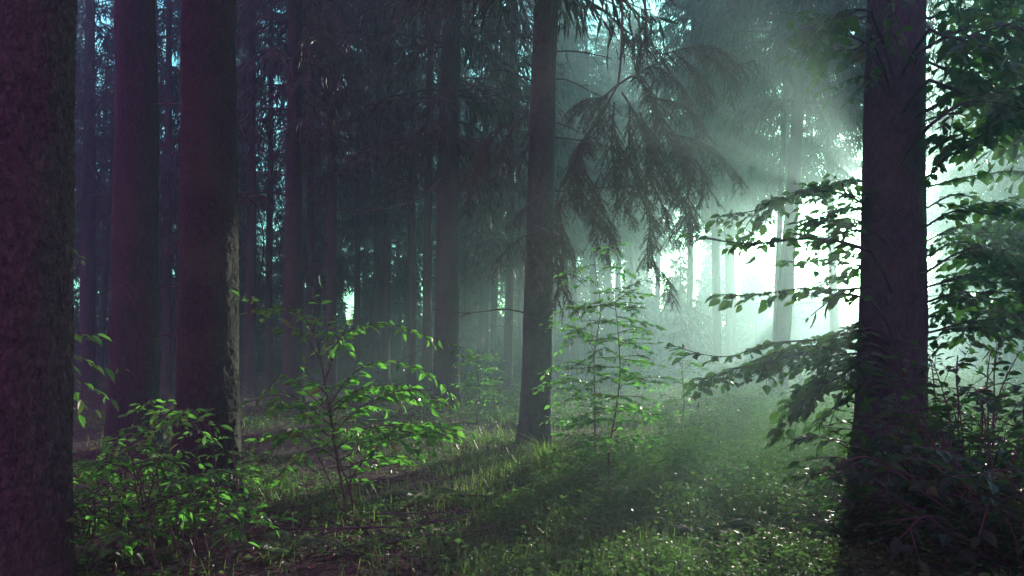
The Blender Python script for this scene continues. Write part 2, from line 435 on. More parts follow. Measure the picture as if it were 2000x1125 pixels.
# random further forest ------------------------------------------------
SD = np.array([math.sin(SUN_AZ), math.cos(SUN_AZ)])
def perp_s(x, y): return x * SD[1] - y * SD[0], x * SD[0] + y * SD[1]
rg = random.Random(5)
placed = [(t[0], t[1]) for t in TREES]
far_n = 0
FAR_LABELS = (('dim far spruce in the dark wood', 'far spruces in the dark wood'),
              ('hazy far spruce in the teal mist', 'far spruces in the teal mist'),
              ('pale far spruce in the bright glow', 'far spruces in the bright glow'))
while far_n < 92:
    for _ in range(4000):
        az = rg.uniform(R_(-38), R_(40)); d = 24 + 46 * rg.random() ** .8
        x, y = d * math.sin(az), d * math.cos(az)
        pp, s = perp_s(x, y)
        if -7.5 < pp < 4: continue
        if -14 < pp <= -7.5 and s > 24 and rg.random() < (.5 if s < 40 else .75): continue
        if az < 0 and d > 44 and rg.random() < .2: continue
        if any((x - a) ** 2 + (y - b) ** 2 < (2.6 if d < 45 else 2.9) ** 2 for a, b in placed): continue
        px = CX + F_PX * x / y
        if d < 40 and any(abs(x / y - t[0] / t[1]) < t[2] + .012 for t in TREES): continue
        if d < 30 and 890 < px < 1700: continue
        break
    else:
        break
    placed.append((x, y)); far_n += 1
    k = 0 if px < 640 else (1 if px < 1120 else 2)
    o = empty('spruce_tree', (x, y, float(ground_h(x, y))), rg.uniform(0, 6.28))
    s0 = rg.uniform(.8, 1.15); o.scale = (s0, s0, rg.uniform(.85, 1.12))
    o.rotation_euler[0] = rg.uniform(-.02, .02); o.rotation_euler[1] = rg.uniform(-.02, .02)
    tag(o, FAR_LABELS[k][0], 'tree', FAR_LABELS[k][1])
    w = rg.uniform(.75, 1.35)
    link_child('trunk', rg.choice(FTRUNK), o, (w, w, 1))
    link_child('crown', CROWN_HIGH if 1080 < px < 1700 else CROWN[rg.choice((0, 1, 5, 5, 3, 2))], o)
for pp, s, kz, kr in ((-6.6, 36, 1, 1.15), (-1.7, 35, 1, 1.1), (-7.4, 44, 1.1, 1.15), (-3.9, 41, 1.06, 1.15)):
    x, y = pp * SD[1] + s * SD[0], -pp * SD[0] + s * SD[1]
    placed.append((x, y))
    o = empty('spruce_tree', (x, y, float(ground_h(x, y))), rg.uniform(0, 6.28)); o.scale = (kr, kr, kz)
    tag(o, FAR_LABELS[2][0], 'tree', FAR_LABELS[2][1])
    link_child('trunk', rg.choice(FTRUNK), o, (.85, .85, 1)); link_child('crown', CROWN_HIGH, o)

def own_crown(tree, seed, zb, Rr, dens=1.0, zmax=None, H=25., gap=.7):
    root, wob, p = tree
    spruce_crown(random.Random(seed), H, zb, Rr, wob, dens, zmax=zmax, gap=gap).build('crown', [M['needle'], M['twig']], root)
own_crown(B_, 501, 6.5, 2.9, 1.0)
own_crown(T_, 502, 8.0, 2.9, .9, gap=.2)
own_crown(C_, 503, 5.6, 2.6, .6)
own_crown(K_, 504, 7.6, 3.8, 1.0, gap=.3)

YOUNG = [spruce_crown(random.Random(600 + i), 6.5, .3, 1.7, straight, 1.0).mesh('crown', [M['needle'], M['twig']]) for i in range(2)]
YT = trunk_mb(random.Random(610), 6.5, .07, straight, 8, 1.0).mesh('trunk', M['bark'])
n = 0; rg = random.Random(8)
while n < 34:
    az = rg.uniform(R_(-36), R_(37)); d = rg.uniform(34, 68)
    x, y = d * math.sin(az), d * math.cos(az); pp, s_ = perp_s(x, y); px = CX + F_PX * x / y
    if -6 < pp < 5 and rg.random() < .6: continue
    if any((x - a) ** 2 + (y - b) ** 2 < 2 for a, b in placed): continue
    placed.append((x, y)); n += 1
    o = empty('young_spruce', (x, y, float(ground_h(x, y))), rg.uniform(0, 6.28)); k_ = rg.uniform(.45, 1.1); o.scale = (k_, k_, k_)
    tag(o, ('young spruce with branches to the ground in the dark wood', 'young spruce with branches to the ground in the mist')[px > 760], 'tree', ('young spruces in the dark wood', 'young spruces in the mist')[px > 760])
    link_child('trunk', YT, o); link_child('crown', rg.choice(YOUNG), o)

def distant_wood():
    mb = MB(); r = np.random.default_rng(4); n = 230000
    az = r.uniform(R_(-42), R_(44), n); d = r.uniform(66, 76, n)
    x, y = d * np.sin(az), d * np.cos(az); pp = x * SD[1] - y * SD[0]
    top = 8.5 + 4 * np.sin(az * 23) * np.cos(az * 57 + 1) + 3 * np.sin(az * 131)
    cor = sm(-12, -7, pp) * sm(12, 7, pp)
    top = top * (1 - cor) + (5.5 + 1.6 * np.sin(az * 90) + .9 * np.sin(az * 310)) * cor
    z = r.random(n) ** 1.5 * top
    P = np.stack([x, y, ground_h(x, y) + z], -1)
    leaves(mb, P, np.stack([r.normal(0, .6, n), r.normal(0, .6, n), -np.abs(r.normal(.5, .5, n))], -1), r.normal(0, 1, (n, 3)), r.uniform(.3, .7, n), r.uniform(.12, .28, n), fine=False)
    tag(mb.build('distant_wood', M['needle']), 'hazy mass of distant undergrowth and young trees closing the forest', 'wood', kind='stuff')
distant_wood()

# ------------------------------------------------------------------ spruce bough with real needles
def needle_twigs(mb, rng, path, r, depth, seg=.012, nl=.017, spread=1.0, side_p=.09, side_len=.35, hang=.8):
    """wood + needles along path; side twigs hang from it"""
    pts = resample(path, .03)
    m = len(pts)
    s = np.linspace(0, 1, m)
    tube(mb, pts, r * (1 - .75 * s) + .0015, 4, mat=1)
    r2 = np.random.default_rng(rng.randrange(1 << 30))
    T = tangents(pts)
    length = np.sum(np.linalg.norm(np.diff(pts, axis=0), axis=1))
    if depth <= 1:
        n = max(6, int(length / seg) * 3)
        idx = r2.uniform(0, m - 1.001, n); i0 = idx.astype(int); f = (idx - i0)[:, None]
        P = pts[i0] * (1 - f) + pts[i0 + 1] * f
        rv = nrm(np.cross(T[i0], r2.normal(0, 1, (n, 3))))
        D = nrm(T[i0] * .8 + rv * spread)
        leaves(mb, P, D, r2.normal(0, 1, (n, 3)), nl * r2.uniform(.7, 1.25, n), .0062, fine=False, mat=0)
    if depth > 0:
        acc = 0
        k = max(2, int(length / side_p))
        for j in range(k):
            u = (j + rng.uniform(.2, .8)) / k
            if u < .08: continue
            i = min(m - 2, int(u * (m - 1)))
            sd = nrm(np.cross(T[i], UP)) if abs(T[i][2]) < .9 else nrm(np.array([rng.uniform(-1, 1), rng.uniform(-1, 1), 0]))
            sg = 1 if j % 2 else -1
            d0 = nrm(T[i] * rng.uniform(.5, .9) + sd * sg * rng.uniform(.4, 1.0) + np.array([0, rng.uniform(-.4, .4), 0]))
            ll = side_len * rng.uniform(.45, 1.2) * (1 - .55 * u)
            q = np.linspace(0, 1, 5)[:, None]
            pth = pts[i] + d0 * ll * q - UP * ll * hang * rng.uniform(.4, 1.1) * q ** 2
            needle_twigs(mb, rng, pth, r * .45, depth - 1, seg, nl, spread, side_p * .7, side_len * .5, hang * .8)

def bough(root, p0, limbs, seed, Y, side_len=.34, side_p=.085, depth=2, name='bough', jy=.25, nl=.017):
    rng = random.Random(seed); mb = MB()
    for pl in limbs:
        y0 = Y + rng.uniform(-jy, jy)
        pts = np.array([at(x, y, Y + (y0 - Y) * min(1, i / 2)) for i, (x, y) in enumerate(pl)]) - p0
        needle_twigs(mb, rng, pts, .012, depth, side_len=side_len, side_p=side_p, nl=nl)
    return mb.build(name, [M['needle'], M['twig']], root)

rootB, wobB, pB = B_
YB = 9.6
limbs = [
    [(1207, 165), (1175, 190), (1140, 196), (1112, 218)],
    [(1207, 165), (1165, 240), (1130, 300), (1112, 360), (1085, 420), (1072, 520)],
    [(1207, 165), (1240, 150), (1270, 190), (1300, 260), (1340, 330), (1345, 420), (1352, 465)],
    [(1258, -20), (1265, 80), (1290, 105), (1350, 92), (1400, 95), (1440, 125), (1472, 118)],
    [(1350, 92), (1400, 120), (1440, 165)],
    [(1270, 190), (1330, 205), (1370, 240), (1374, 268)],
    [(1300, 260), (1360, 275), (1400, 305), (1448, 352)],
    [(1230, 200), (1230, 300), (1250, 380), (1270, 430), (1265, 500), (1300, 540), (1312, 562)],
    [(1165, 240), (1130, 290), (1125, 350), (1150, 400), (1190, 450), (1192, 485)],
    [(1090, 410), (1085, 480), (1098, 560), (1116, 592)],
    [(1250, 220), (1280, 320), (1330, 390), (1345, 450)],
    [(1320, 105), (1365, 150), (1385, 205)],
    [(1200, 200), (1195, 290), (1215, 370), (1222, 420)],
    [(1215, 180), (1260, 260), (1265, 330), (1300, 420), (1310, 470)],
    [(1290, 230), (1340, 290), (1375, 340), (1385, 385)],
    [(1140, 330), (1165, 380), (1170, 440), (1160, 480)],
    [(1230, 160), (1270, 130), (1310, 150), (1340, 190)],
]
bough(rootB, pB, limbs, 3, YB, side_p=.058, side_len=.40, nl=.023)
# the stems the bough hangs from, leaving the trunk above the frame
mb = MB()
zt = 7.3
st = wobB(zt) + np.array([0, 0, zt])
q = [st, at(1120, -180, 10.4) - pB, at(1190, -110, 9.8) - pB, at(1213, 0, YB) - pB, at(1214, 90, YB) - pB, at(1207, 168, YB) - pB]
pp_ = resample(q, .06); tube(mb, pp_, np.linspace(.035, .013, len(pp_)), 6)
q = [at(1190, -110, 9.8) - pB, at(1245, -70, YB) - pB, at(1258, -20, YB) - pB, at(1265, 80, YB) - pB]
pp_ = resample(q, .06); tube(mb, pp_, np.linspace(.018, .009, len(pp_)), 5)
mb.build('bough_stem', M['twig'], rootB)
# sunlit drooping twigs beside the central trunk
bough(rootB, pB, [[(1060, 215), (1010, 235), (960, 260), (925, 330), (915, 400)], [(1010, 235), (985, 290), (965, 370)],
                  [(960, 260), (945, 310), (940, 350)], [(1045, 230), (1030, 290), (1010, 350)]], 21, 10.9, side_len=.42, name='drooping_bough', nl=.02)
bough(rootB, pB, [[(1050, 450), (1010, 470), (980, 500), (968, 530)], [(1050, 440), (1095, 470), (1095, 530), (1080, 600)],
                  [(1060, 380), (1030, 400), (1000, 440)], [(1040, 500), (1065, 530), (1050, 570)]], 22, 10.6, side_len=.34, name='drooping_bough', nl=.02)
rootC, wobC, pC = C_
bough(rootC, pC, [[(880, 240), (840, 250), (800, 280), (770, 330)], [(840, 250), (830, 300), (810, 340)]], 23, 17.5, side_len=.7, name='drooping_bough', nl=.03, side_p=.11)
# long bare branch and hanging bare twigs
rng = random.Random(9)
mb = MB()
q = [at(880, 330, 18.3), at(820, 385, 16.5), at(750, 408, 15.5), at(660, 410, 14.5), at(580, 385, 14), at(505, 370, 13.6)]
pp_ = resample([a - pC for a in q], .1); tube(mb, pp_, np.linspace(.03, .006, len(pp_)), 5)
for k in range(9):
    i = rng.randint(5, len(pp_) - 4)
    l = rng.uniform(.3, .8); s = np.linspace(0, 1, 5)[:, None]
    tube(mb, pp_[i] + nrm(np.array([rng.uniform(-1, .3), rng.uniform(-.5, .5), rng.uniform(-1, .4)])) * l * s, np.linspace(.007, .002, 5), 4)
mb.build('dead_branch', M['twig'], rootC)
rootA, wobA, pA = A_
for q in ([(462, 380), (500, 400), (515, 470), (510, 530), (498, 590), (492, 640)], [(462, 395), (520, 385), (545, 440), (545, 500), (520, 545)]):
    mb = MB(); pp_ = resample([at(x, y, 6.6 + .15 * i) - pA for i, (x, y) in enumerate(q)], .05)
    tube(mb, pp_, np.linspace(.008, .0025, len(pp_)), 5)
    for k in range(6):
        i = rng.randint(2, len(pp_) - 3); s = np.linspace(0, 1, 5)[:, None]
        tube(mb, pp_[i] + (np.array([rng.uniform(-.5, .5), rng.uniform(-.3, .3), -.5]) * s - UP * .1 * s * s) * rng.uniform(.15, .5), np.linspace(.003, .0012, 5), 3)
    mb.build('hanging_twig', M['twig'], rootA)

# ------------------------------------------------------------------ broadleaf plants
def spray(ml, mw, rng, path, r, leaf, side_len=.3, side_p=.09, fine=True, flat=.35, lw=.52, droop=.25, tip=True, levels=1):
    pts = resample(path, .04); m = len(pts)
    s = np.linspace(0, 1, m)
    a0 = np.linspace(0, 1, m) * np.linalg.norm(pts[-1] - pts[0])
    for ax in range(3):
        pts[:, ax] += s * (.035 * np.sin(a0 * rng.uniform(4, 9) + rng.uniform(0, 6)) + .05 * np.sin(a0 * rng.uniform(1.5, 3) + rng.uniform(0, 6)))
    tube(mw, pts, r * (1 - .8 * s) + .0012, 5)
    T = tangents(pts)
    ln = np.sum(np.linalg.norm(np.diff(pts, axis=0), axis=1))
    P, D, N, Ls = [], [], [], []
    def put(p, d, k=1.):
        P.append(p + nrm(d) * leaf * .12); D.append(d + np.array([0, 0, -droop]) + np.array([rng.gauss(0, .2), rng.gauss(0, .2), rng.gauss(0, .2)]))
        N.append(UP + np.array([rng.gauss(0, flat), rng.gauss(0, flat), 0])); Ls.append(leaf * k * rng.choice((.5, .8, 1, 1.15)) * rng.uniform(.8, 1.15))
    n = max(2, int(ln / side_p))
    for j in range(n):
        u = (j + rng.uniform(.1, .9)) / n
        if u < .06: continue
        i = min(m - 2, int(u * (m - 1)))
        sd = np.cross(T[i], UP)
        if np.linalg.norm(sd) < .3:
            ph = rng.uniform(0, 6.28); sd = np.array([math.cos(ph), math.sin(ph), 0])
        sd = nrm(sd) * (1 if j % 2 else -1)
        d = nrm(sd * rng.uniform(.5, 1) + T[i] * rng.uniform(.3, 1.0) + np.array([0, 0, rng.uniform(-.35, .2)]))
        L = side_len * rng.choice((.25, .6, .9, 1.2, 1.35)) * rng.uniform(.8, 1.1) * (1 - .55 * u)
        if L < leaf * .9:
            put(pts[i], d); continue
        q = np.linspace(0, 1, max(4, int(L / .04)))[:, None]
        pth = pts[i] + d * L * q - UP * L * droop * .6 * q ** 2
        if levels > 1 and L > .3:
            spray(ml, mw, rng, pth, r * .5, leaf, L * .5, side_p, fine, flat, lw, droop, tip, levels - 1)
            continue
        tube(mw, pth, np.linspace(r * .4, .001, len(pth)) + .0008, 4)
        sd2 = nrm(np.cross(d, UP)); k = max(2, int(L / (leaf * .42)))
        for a in range(k):
            uu = (a + .6) / k; w = pth[min(len(pth) - 1, int(uu * (len(pth) - 1)))]
            put(w, d * .7 + sd2 * (1 if a % 2 else -1) * .9)
        put(pth[-1], d)
    if tip: put(pts[-1], T[-1])
    Ls = np.array(Ls)
    leaves(ml, np.array(P), np.array(D), np.array(N), Ls, Ls * lw, fine)

def px_path(pl, Y, p0):
    """pixel polyline (x, y[, dY]) -> points relative to the plant's base"""
    return np.array([at(q[0], q[1], Y + (q[2] if len(q) > 2 else 0)) - p0 for q in pl])

def plant(name, label, cat, base, stems, sprays, Y, seed, leaf, group=None, matl='leaf', matw='twig', jy=.3, part='foliage', **kw):
    rng = random.Random(seed)
    root = empty(name, base); tag(root, label, cat, group)
    mw, ml = MB(), MB()
    for pl, r0, r1 in stems:
        pts = resample(px_path(pl, Y, base), .05)
        tube(mw, pts, np.linspace(r0, r1, len(pts)), 7)
    for sp in sprays:
        pl, r = sp[0], sp[1]
        k2 = dict(kw); k2.update(sp[2] if len(sp) > 2 else {})
        dy = rng.uniform(-jy, jy)
        pts = px_path([(q[0], q[1], (q[2] if len(q) > 2 else 0) + dy * i / max(1, len(pl) - 1)) for i, q in enumerate(pl)], Y, base)
        spray(ml, mw, rng, pts, r, leaf * k2.pop('ls', 1.), **k2)
    mw.build('stem', M[matw], root); ml.build(part, M[matl], root)
    return root

# arching sunlit shrub
b = ground_at(680, 1010)
YS = b[1]
plant('arching_shrub', 'sunlit shrub of long arching stems with bright green leaves', 'shrub', b,
      [([(680, 1012), (668, 950), (652, 862), (638, 770), (621, 675), (606, 640)], .011, .004),
       ([(690, 1012), (684, 960), (660, 890), (650, 830), (645, 790)], .009, .004),
       ([(665, 1012), (690, 930), (740, 870), (800, 850)], .007, .003),
       ([(672, 1012), (640, 930), (600, 860), (560, 850)], .006, .003),
       ([(684, 1012), (700, 960), (688, 900)], .006, .003),
       ([(700, 1030), (686, 960), (683, 900)], .005, .003)],
      [([(634, 745), (663, 667), (690, 646), (726, 638), (771, 637), (811, 647), (851, 660), (902, 690)], .005, dict(side_len=.16, side_p=.035)),
       ([(642, 792), (675, 748), (711, 724), (751, 715), (801, 725), (851, 745), (888, 768)], .005, dict(side_len=.2, side_p=.04)),
       ([(606, 640), (580, 605), (545, 597), (510, 600), (478, 585)], .004, dict(side_len=.2, side_p=.035)),
       ([(610, 645), (625, 610), (640, 578)], .003, dict(side_len=.12)),
       ([(621, 675), (650, 640), (668, 610)], .003, dict(side_len=.13)),
       ([(637, 800), (605, 775), (560, 745), (525, 770)], .004, dict(side_len=.18, ls=1.25, side_p=.05)),
       ([(638, 770), (600, 720), (580, 690)], .003, dict(side_len=.15)),
       ([(650, 850), (700, 800), (760, 775), (830, 770), (880, 790)], .005, dict(side_len=.36)),
       ([(655, 880), (720, 830), (790, 815), (860, 820)], .005, dict(side_len=.55, levels=2)),
       ([(660, 900), (730, 870), (800, 850), (850, 858)], .005, dict(side_len=.3)),
       ([(652, 860), (600, 815), (550, 800), (500, 830)], .004, dict(side_len=.3)),
       ([(655, 880), (600, 850), (550, 860), (490, 870)], .004, dict(side_len=.3)),
       ([(660, 900), (620, 880), (580, 900), (530, 930)], .004, dict(side_len=.25)),
       ([(645, 810), (690, 770), (730, 760), (790, 780)], .004, dict(side_len=.25)),
       ([(652, 855), (660, 790), (690, 740)], .004, dict(side_len=.25)),
       ([(640, 800), (700, 760), (770, 745), (840, 775)], .004, dict(side_len=.25)),
       ([(612, 650), (660, 655), (700, 690)], .003, dict(side_len=.18)),
       ([(625, 700), (580, 660), (530, 650)], .003, dict(side_len=.18)),
       ([(645, 830), (590, 790), (530, 790), (490, 800)], .004, dict(side_len=.25)),
       ([(665, 920), (740, 890), (810, 880), (880, 840)], .004, dict(side_len=.28)),
       ([(668, 940), (710, 920), (740, 890)], .004, dict(side_len=.2))],
      YS, 41, .088, side_p=.05, lw=.46, flat=.8, droop=.3)

# low dark shrub at the left
b = ground_at(300, 1070)
rng = random.Random(77)
sp, stm = [], []
for k in range(30):
    x0 = rng.uniform(150, 470); y0 = 1090 + rng.uniform(-40, 40)
    x1 = x0 + rng.uniform(-60, 60); y1 = rng.uniform(790, 980)
    if x1 < 260: y1 = max(y1, 880)
    dY = rng.uniform(-.7, 1.0)
    stm.append(([(x0, y0, dY), ((x0 + x1) / 2 + rng.uniform(-20, 20), (y0 + y1) / 2, dY), (x1, y1, dY)], .006, .003))
    for j in range(4):
        t = rng.uniform(.25, 1); xa, ya = x0 + (x1 - x0) * t, y0 + (y1 - y0) * t
        dx = rng.choice((-1, 1)) * rng.uniform(50, 110)
        sp.append(([(xa, ya, dY), (xa + dx * .5, ya - rng.uniform(0, 30), dY + rng.uniform(-.2, .2)), (xa + dx, ya + rng.uniform(-20, 30), dY + rng.uniform(-.4, .4))], .003, {}))
plant('low_shrub', 'low tangled shrub with pointed leaves below the two big dark trunks', 'shrub', b, stm, sp, b[1], 42, .068, side_p=.095, side_len=.2, lw=.46, flat=.9, droop=.25)

# sapling leaves showing beside the flaky trunk
b = ground_at(95, 1010)
plant('young_sapling', 'small leafy sapling peeping out from behind the flaky-barked trunk', 'sapling', b,
      [([(95, 1010), (100, 850), (105, 700), (100, 560), (105, 480)], .01, .004)],
      [([(105, 690), (150, 690), (200, 700), (240, 715)], .004, {}), ([(103, 720), (150, 740), (190, 760), (235, 775)], .004, {}),
       ([(105, 660), (145, 650), (185, 665)], .003, {}), ([(105, 740), (140, 770), (175, 795)], .003, {}),
       ([(103, 490), (135, 478), (165, 500)], .002, dict(side_len=.05))],
      b[1], 43, .12, side_p=.08, side_len=.2, lw=.42, flat=.5, droop=.45)

# the pair of slender central saplings
def sapling(label, base_px, stem, seed, ymin, nb, reach, leaf=.07, extra=()):
    b = ground_at(*base_px); Y = b[1]
    rng = random.Random(seed); st = np.array(stem, float); sp = list(extra)
    yy = st[:, 1]
    for k in range(nb):
        y = yy[0] + (yy[-1] - yy[0]) * (.22 + .78 * (k + rng.random()) / nb)
        x = np.interp(-y, -yy, st[:, 0])
        sg = 1 if k % 2 else -1
        w = reach * rng.uniform(.5, 1.1) * (1 - .45 * ((yy[0] - y) / (yy[0] - yy[-1])) ** 1.5)
        dy = rng.uniform(-18, 4); dz = rng.uniform(-.45, .45)
        sp.append(([(x, y), (x + sg * w * .5, y + dy, dz * .5), (x + sg * w, y + dy * .6 + rng.uniform(0, 14), dz)], .0035, {}))
    return plant('slender_sapling', label, 'sapling', b, [(stem, .011, .003)], sp, Y, seed, leaf, side_p=.06, side_len=.3, lw=.58, flat=.6, droop=.15, jy=.1, group='slender saplings beside the central trunk')
sapling('taller slender sapling whose tip reaches the hanging bough', (1164, 920), [(1164, 920), (1162, 850), (1161, 760), (1161, 690), (1173, 608), (1168, 560), (1158, 495)], 51, 495, 20, 105,
        extra=[([(1161, 690), (1130, 640), (1100, 628), (1068, 630)], .004, dict(side_len=.3)), ([(1173, 608), (1200, 585), (1230, 560), (1280, 548)], .004, dict(side_len=.18)), ([(1162, 785), (1120, 760), (1070, 750)], .005, dict(side_len=.2))])
sapling('shorter slender sapling with flat leafy tiers beside the taller one', (1190, 968), [(1190, 968), (1190, 881), (1203, 800), (1211, 726), (1206, 635), (1201, 590)], 52, 590, 22, 100)

# small saplings further off
for k, (px, py, h, lab) in enumerate(((1330, 850, 170, 'thin young sapling among undergrowth in the bright clearing'), (930, 830, 150, 'misty young bush sapling between the broad trunk and central trunk'))):
    sapling(lab, (px, py), [(px, py), (px + 6, py - h * .4), (px + 2, py - h * .75), (px + 8, py - h)], 61 + k, py - h, 9, 60)

# ------------------------------------------------------------------ beech at the right
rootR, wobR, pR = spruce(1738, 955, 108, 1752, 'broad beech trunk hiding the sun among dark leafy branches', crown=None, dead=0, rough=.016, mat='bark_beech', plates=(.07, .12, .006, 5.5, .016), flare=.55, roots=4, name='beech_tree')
YR = pR[1]
def beech_branches(sprays, Y, seed, name='leafy_branch', leaf=.105, **kw):
    rng = random.Random(seed)
    for pl, r, k2 in sprays:
        mw, ml = MB(), MB()
        d = dict(side_len=.32, side_p=.07, lw=.62, flat=.8, droop=.35); d.update(kw); d.update(k2)
        yy = Y + d.pop('Y', 0); lf = leaf * d.pop('ls', 1.)
        n = len(pl) - 1
        pts = px_path([(x, y, 0) for x, y in pl], yy, pR)
        p_at = pts[0]; z = p_at[2]
        w = wobR(z) + np.array([0, 0, z])
        if d.pop('join', True):        # starts on the trunk axis
            tube(mw, resample([w - UP * .15, (w + p_at) / 2 - UP * .03, p_at], .1), r * 1.1, 6)
        spray(ml, mw, rng, pts, r, lf, **d)
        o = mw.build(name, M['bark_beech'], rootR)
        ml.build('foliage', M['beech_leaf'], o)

beech_branches([
    # towards the glow
    ([(1700, 30), (1640, 40), (1570, 25), (1520, 8)], .012, dict(side_len=.38)),
    ([(1700, 90), (1660, 70), (1610, 60), (1580, 40)], .010, dict(side_len=.55, levels=2)),
    ([(1705, 150), (1660, 150), (1612, 165)], .008, dict(side_len=.25, Y=-.5)),
    ([(1705, 110), (1690, 170), (1662, 212)], .007, dict(side_len=.15, Y=-.8)),
    ([(1700, 405), (1640, 378), (1570, 378), (1500, 405), (1412, 428)], .012, dict(side_len=.55, side_p=.07, levels=2)),
    ([(1700, 440), (1650, 425), (1590, 430), (1540, 440)], .010, dict(side_len=.38, side_p=.07)),
    ([(1700, 490), (1620, 470), (1540, 470), (1470, 478), (1372, 480)], .012, dict(side_len=.26, Y=-2.3, ls=.95)),
    ([(1700, 520), (1640, 510), (1580, 520)], .008, dict(side_len=.35)),
    ([(1700, 560), (1620, 568), (1520, 575), (1440, 582), (1385, 592)], .010, dict(side_len=.28, Y=-1)),
    ([(1700, 585), (1640, 575), (1590, 600), (1555, 618)], .007, dict(side_len=.12, Y=-3.2, ls=.9)),
    ([(1700, 640), (1610, 655), (1520, 668), (1430, 690), (1335, 688)], .010, dict(side_len=.22, Y=-1.2)),
    ([(1690, 670), (1600, 680), (1500, 690), (1440, 712), (1378, 742)], .012, dict(side_len=.4, side_p=.05, Y=-1.0)),
    ([(1690, 690), (1620, 690), (1550, 700), (1480, 715)], .012, dict(side_len=.4, side_p=.05, Y=-.6)),
    ([(1700, 690), (1640, 730), (1580, 770), (1540, 805), (1510, 832)], .012, dict(side_len=.26, side_p=.04, Y=-1.5)),
    ([(1700, 720), (1650, 740), (1610, 745), (1560, 760)], .012, dict(side_len=.35, side_p=.05, Y=-1.2)),
    ([(1700, 620), (1650, 640), (1590, 660)], .010, dict(side_len=.4, side_p=.05)),
    ([(1700, 360), (1650, 350), (1600, 365), (1560, 372)], .009, dict(side_len=.45, side_p=.06, Y=.5)),
    ([(1700, 420), (1660, 405), (1610, 415), (1570, 425)], .009, dict(side_len=.45, side_p=.05, Y=.3)),
    ([(1700, 450), (1660, 450), (1620, 460), (1590, 455)], .009, dict(side_len=.4, side_p=.05, Y=-.6)),
    ([(1700, 505), (1650, 495), (1600, 505), (1550, 500)], .008, dict(side_len=.35, Y=.8)),
    ([(1700, 540), (1660, 535), (1610, 545)], .008, dict(side_len=.35, Y=.4)),
    ([(1700, 650), (1640, 660), (1570, 690), (1500, 730)], .012, dict(side_len=.45, side_p=.04, Y=-1.2)),
    ([(1700, 690), (1650, 705), (1590, 735), (1530, 790)], .012, dict(side_len=.4, side_p=.04, Y=-1.0)),
    ([(1700, 740), (1660, 770), (1620, 800), (1590, 850)], .010, dict(side_len=.35, side_p=.05, Y=-1.4)),
    ([(1700, 20), (1650, 15), (1600, 30), (1560, 60)], .010, dict(side_len=.5, side_p=.06, Y=-1.4, ls=1.2, levels=2)),
    ([(1700, 70), (1670, 100), (1640, 105), (1605, 120)], .009, dict(side_len=.4, side_p=.06, Y=-1.4, ls=1.2)),
], YR, 71)
# other side of the trunk
rng = random.Random(72)
sp = []
for y in (-45, -5, 30, 65, 95, 130, 165, 200, 235):
    sp.append(([(1815, y + rng.uniform(-15, 15)), (1870, y + rng.uniform(-30, 20)), (1940, y + rng.uniform(-30, 30)), (2050, y + rng.uniform(-30, 40))], .014, dict(side_len=.8, side_p=.085, Y=rng.uniform(-1.3, 1.0), levels=2, ls=1.35)))
for y in (-30,):
    sp.append(([(1790, y), (1760, y + 20), (1740, y + 60), (1730, y + 110)], .009, dict(side_len=.3, Y=-.9, join=False)))
sp.append(([(2060, 190), (1990, 225), (1920, 270), (1860, 300), (1815, 345)], .02, dict(side_len=.36, side_p=.04, Y=-.5, join=False)))
sp.append(([(2060, 215), (1960, 240), (1890, 275), (1830, 320)], .015, dict(side_len=.34, side_p=.04, Y=-.2, join=False)))
for y in (345, 385, 420, 450, 480, 510, 540, 570, 600, 630):
    sp.append(([(1812, y + 20), (1870, y + rng.uniform(-15, 15)), (1940, y + rng.uniform(-25, 15)), (2060, y + rng.uniform(-30, 20))], .010, dict(side_len=.75 if y > 400 else .25, side_p=.085, Y=rng.uniform(-.4, 1.2), levels=2, ls=1.15)))
beech_branches(sp, YR, 73)

# dark bushes under the beech
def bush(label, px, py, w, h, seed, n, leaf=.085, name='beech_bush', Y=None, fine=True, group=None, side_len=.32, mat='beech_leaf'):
    b = ground_at(px, py) if Y is None else np.array([*at(px, py, Y)[:2], 0.])
    b[2] = ground_h(b[0], b[1])
    rng = random.Random(seed); root = empty(name, b); tag(root, label, 'bush', group)
    mw, ml = MB(), MB()
    for k in range(n):
        ph = rng.uniform(0, 6.28); rr = w * math.sqrt(rng.random()); hh = h * rng.uniform(.35, 1) * (1 - .35 * (rr / w) ** 2)
        d = np.array([math.cos(ph), math.sin(ph), 0])
        s0 = d * rng.uniform(0, .15) * w
        pts = np.array([s0, s0 + d * rr * .35 + UP * hh * .5, s0 + d * rr * .75 + UP * hh * .9, s0 + d * rr * 1.05 + UP * hh * rng.uniform(.75, 1.0)])
        spray(ml, mw, rng, pts, .008, leaf, side_len=side_len, side_p=.1 if fine else .16, fine=fine, flat=.5, lw=.58, droop=.2)
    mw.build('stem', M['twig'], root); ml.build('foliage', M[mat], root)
    return root
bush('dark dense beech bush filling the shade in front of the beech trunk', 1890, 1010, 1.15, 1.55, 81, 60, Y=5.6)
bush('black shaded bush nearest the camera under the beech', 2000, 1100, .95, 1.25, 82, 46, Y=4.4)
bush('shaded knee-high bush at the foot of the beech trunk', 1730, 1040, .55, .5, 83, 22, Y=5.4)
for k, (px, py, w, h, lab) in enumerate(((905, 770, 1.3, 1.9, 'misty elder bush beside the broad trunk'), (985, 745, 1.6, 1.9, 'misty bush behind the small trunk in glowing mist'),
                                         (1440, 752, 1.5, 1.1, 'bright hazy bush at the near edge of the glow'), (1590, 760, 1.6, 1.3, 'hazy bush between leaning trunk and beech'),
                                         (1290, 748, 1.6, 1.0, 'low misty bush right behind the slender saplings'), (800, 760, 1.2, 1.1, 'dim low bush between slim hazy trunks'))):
    bush(lab, px, py, w, h, 90 + k, 26, leaf=.13, fine=False, name='forest_bush', side_len=.5)

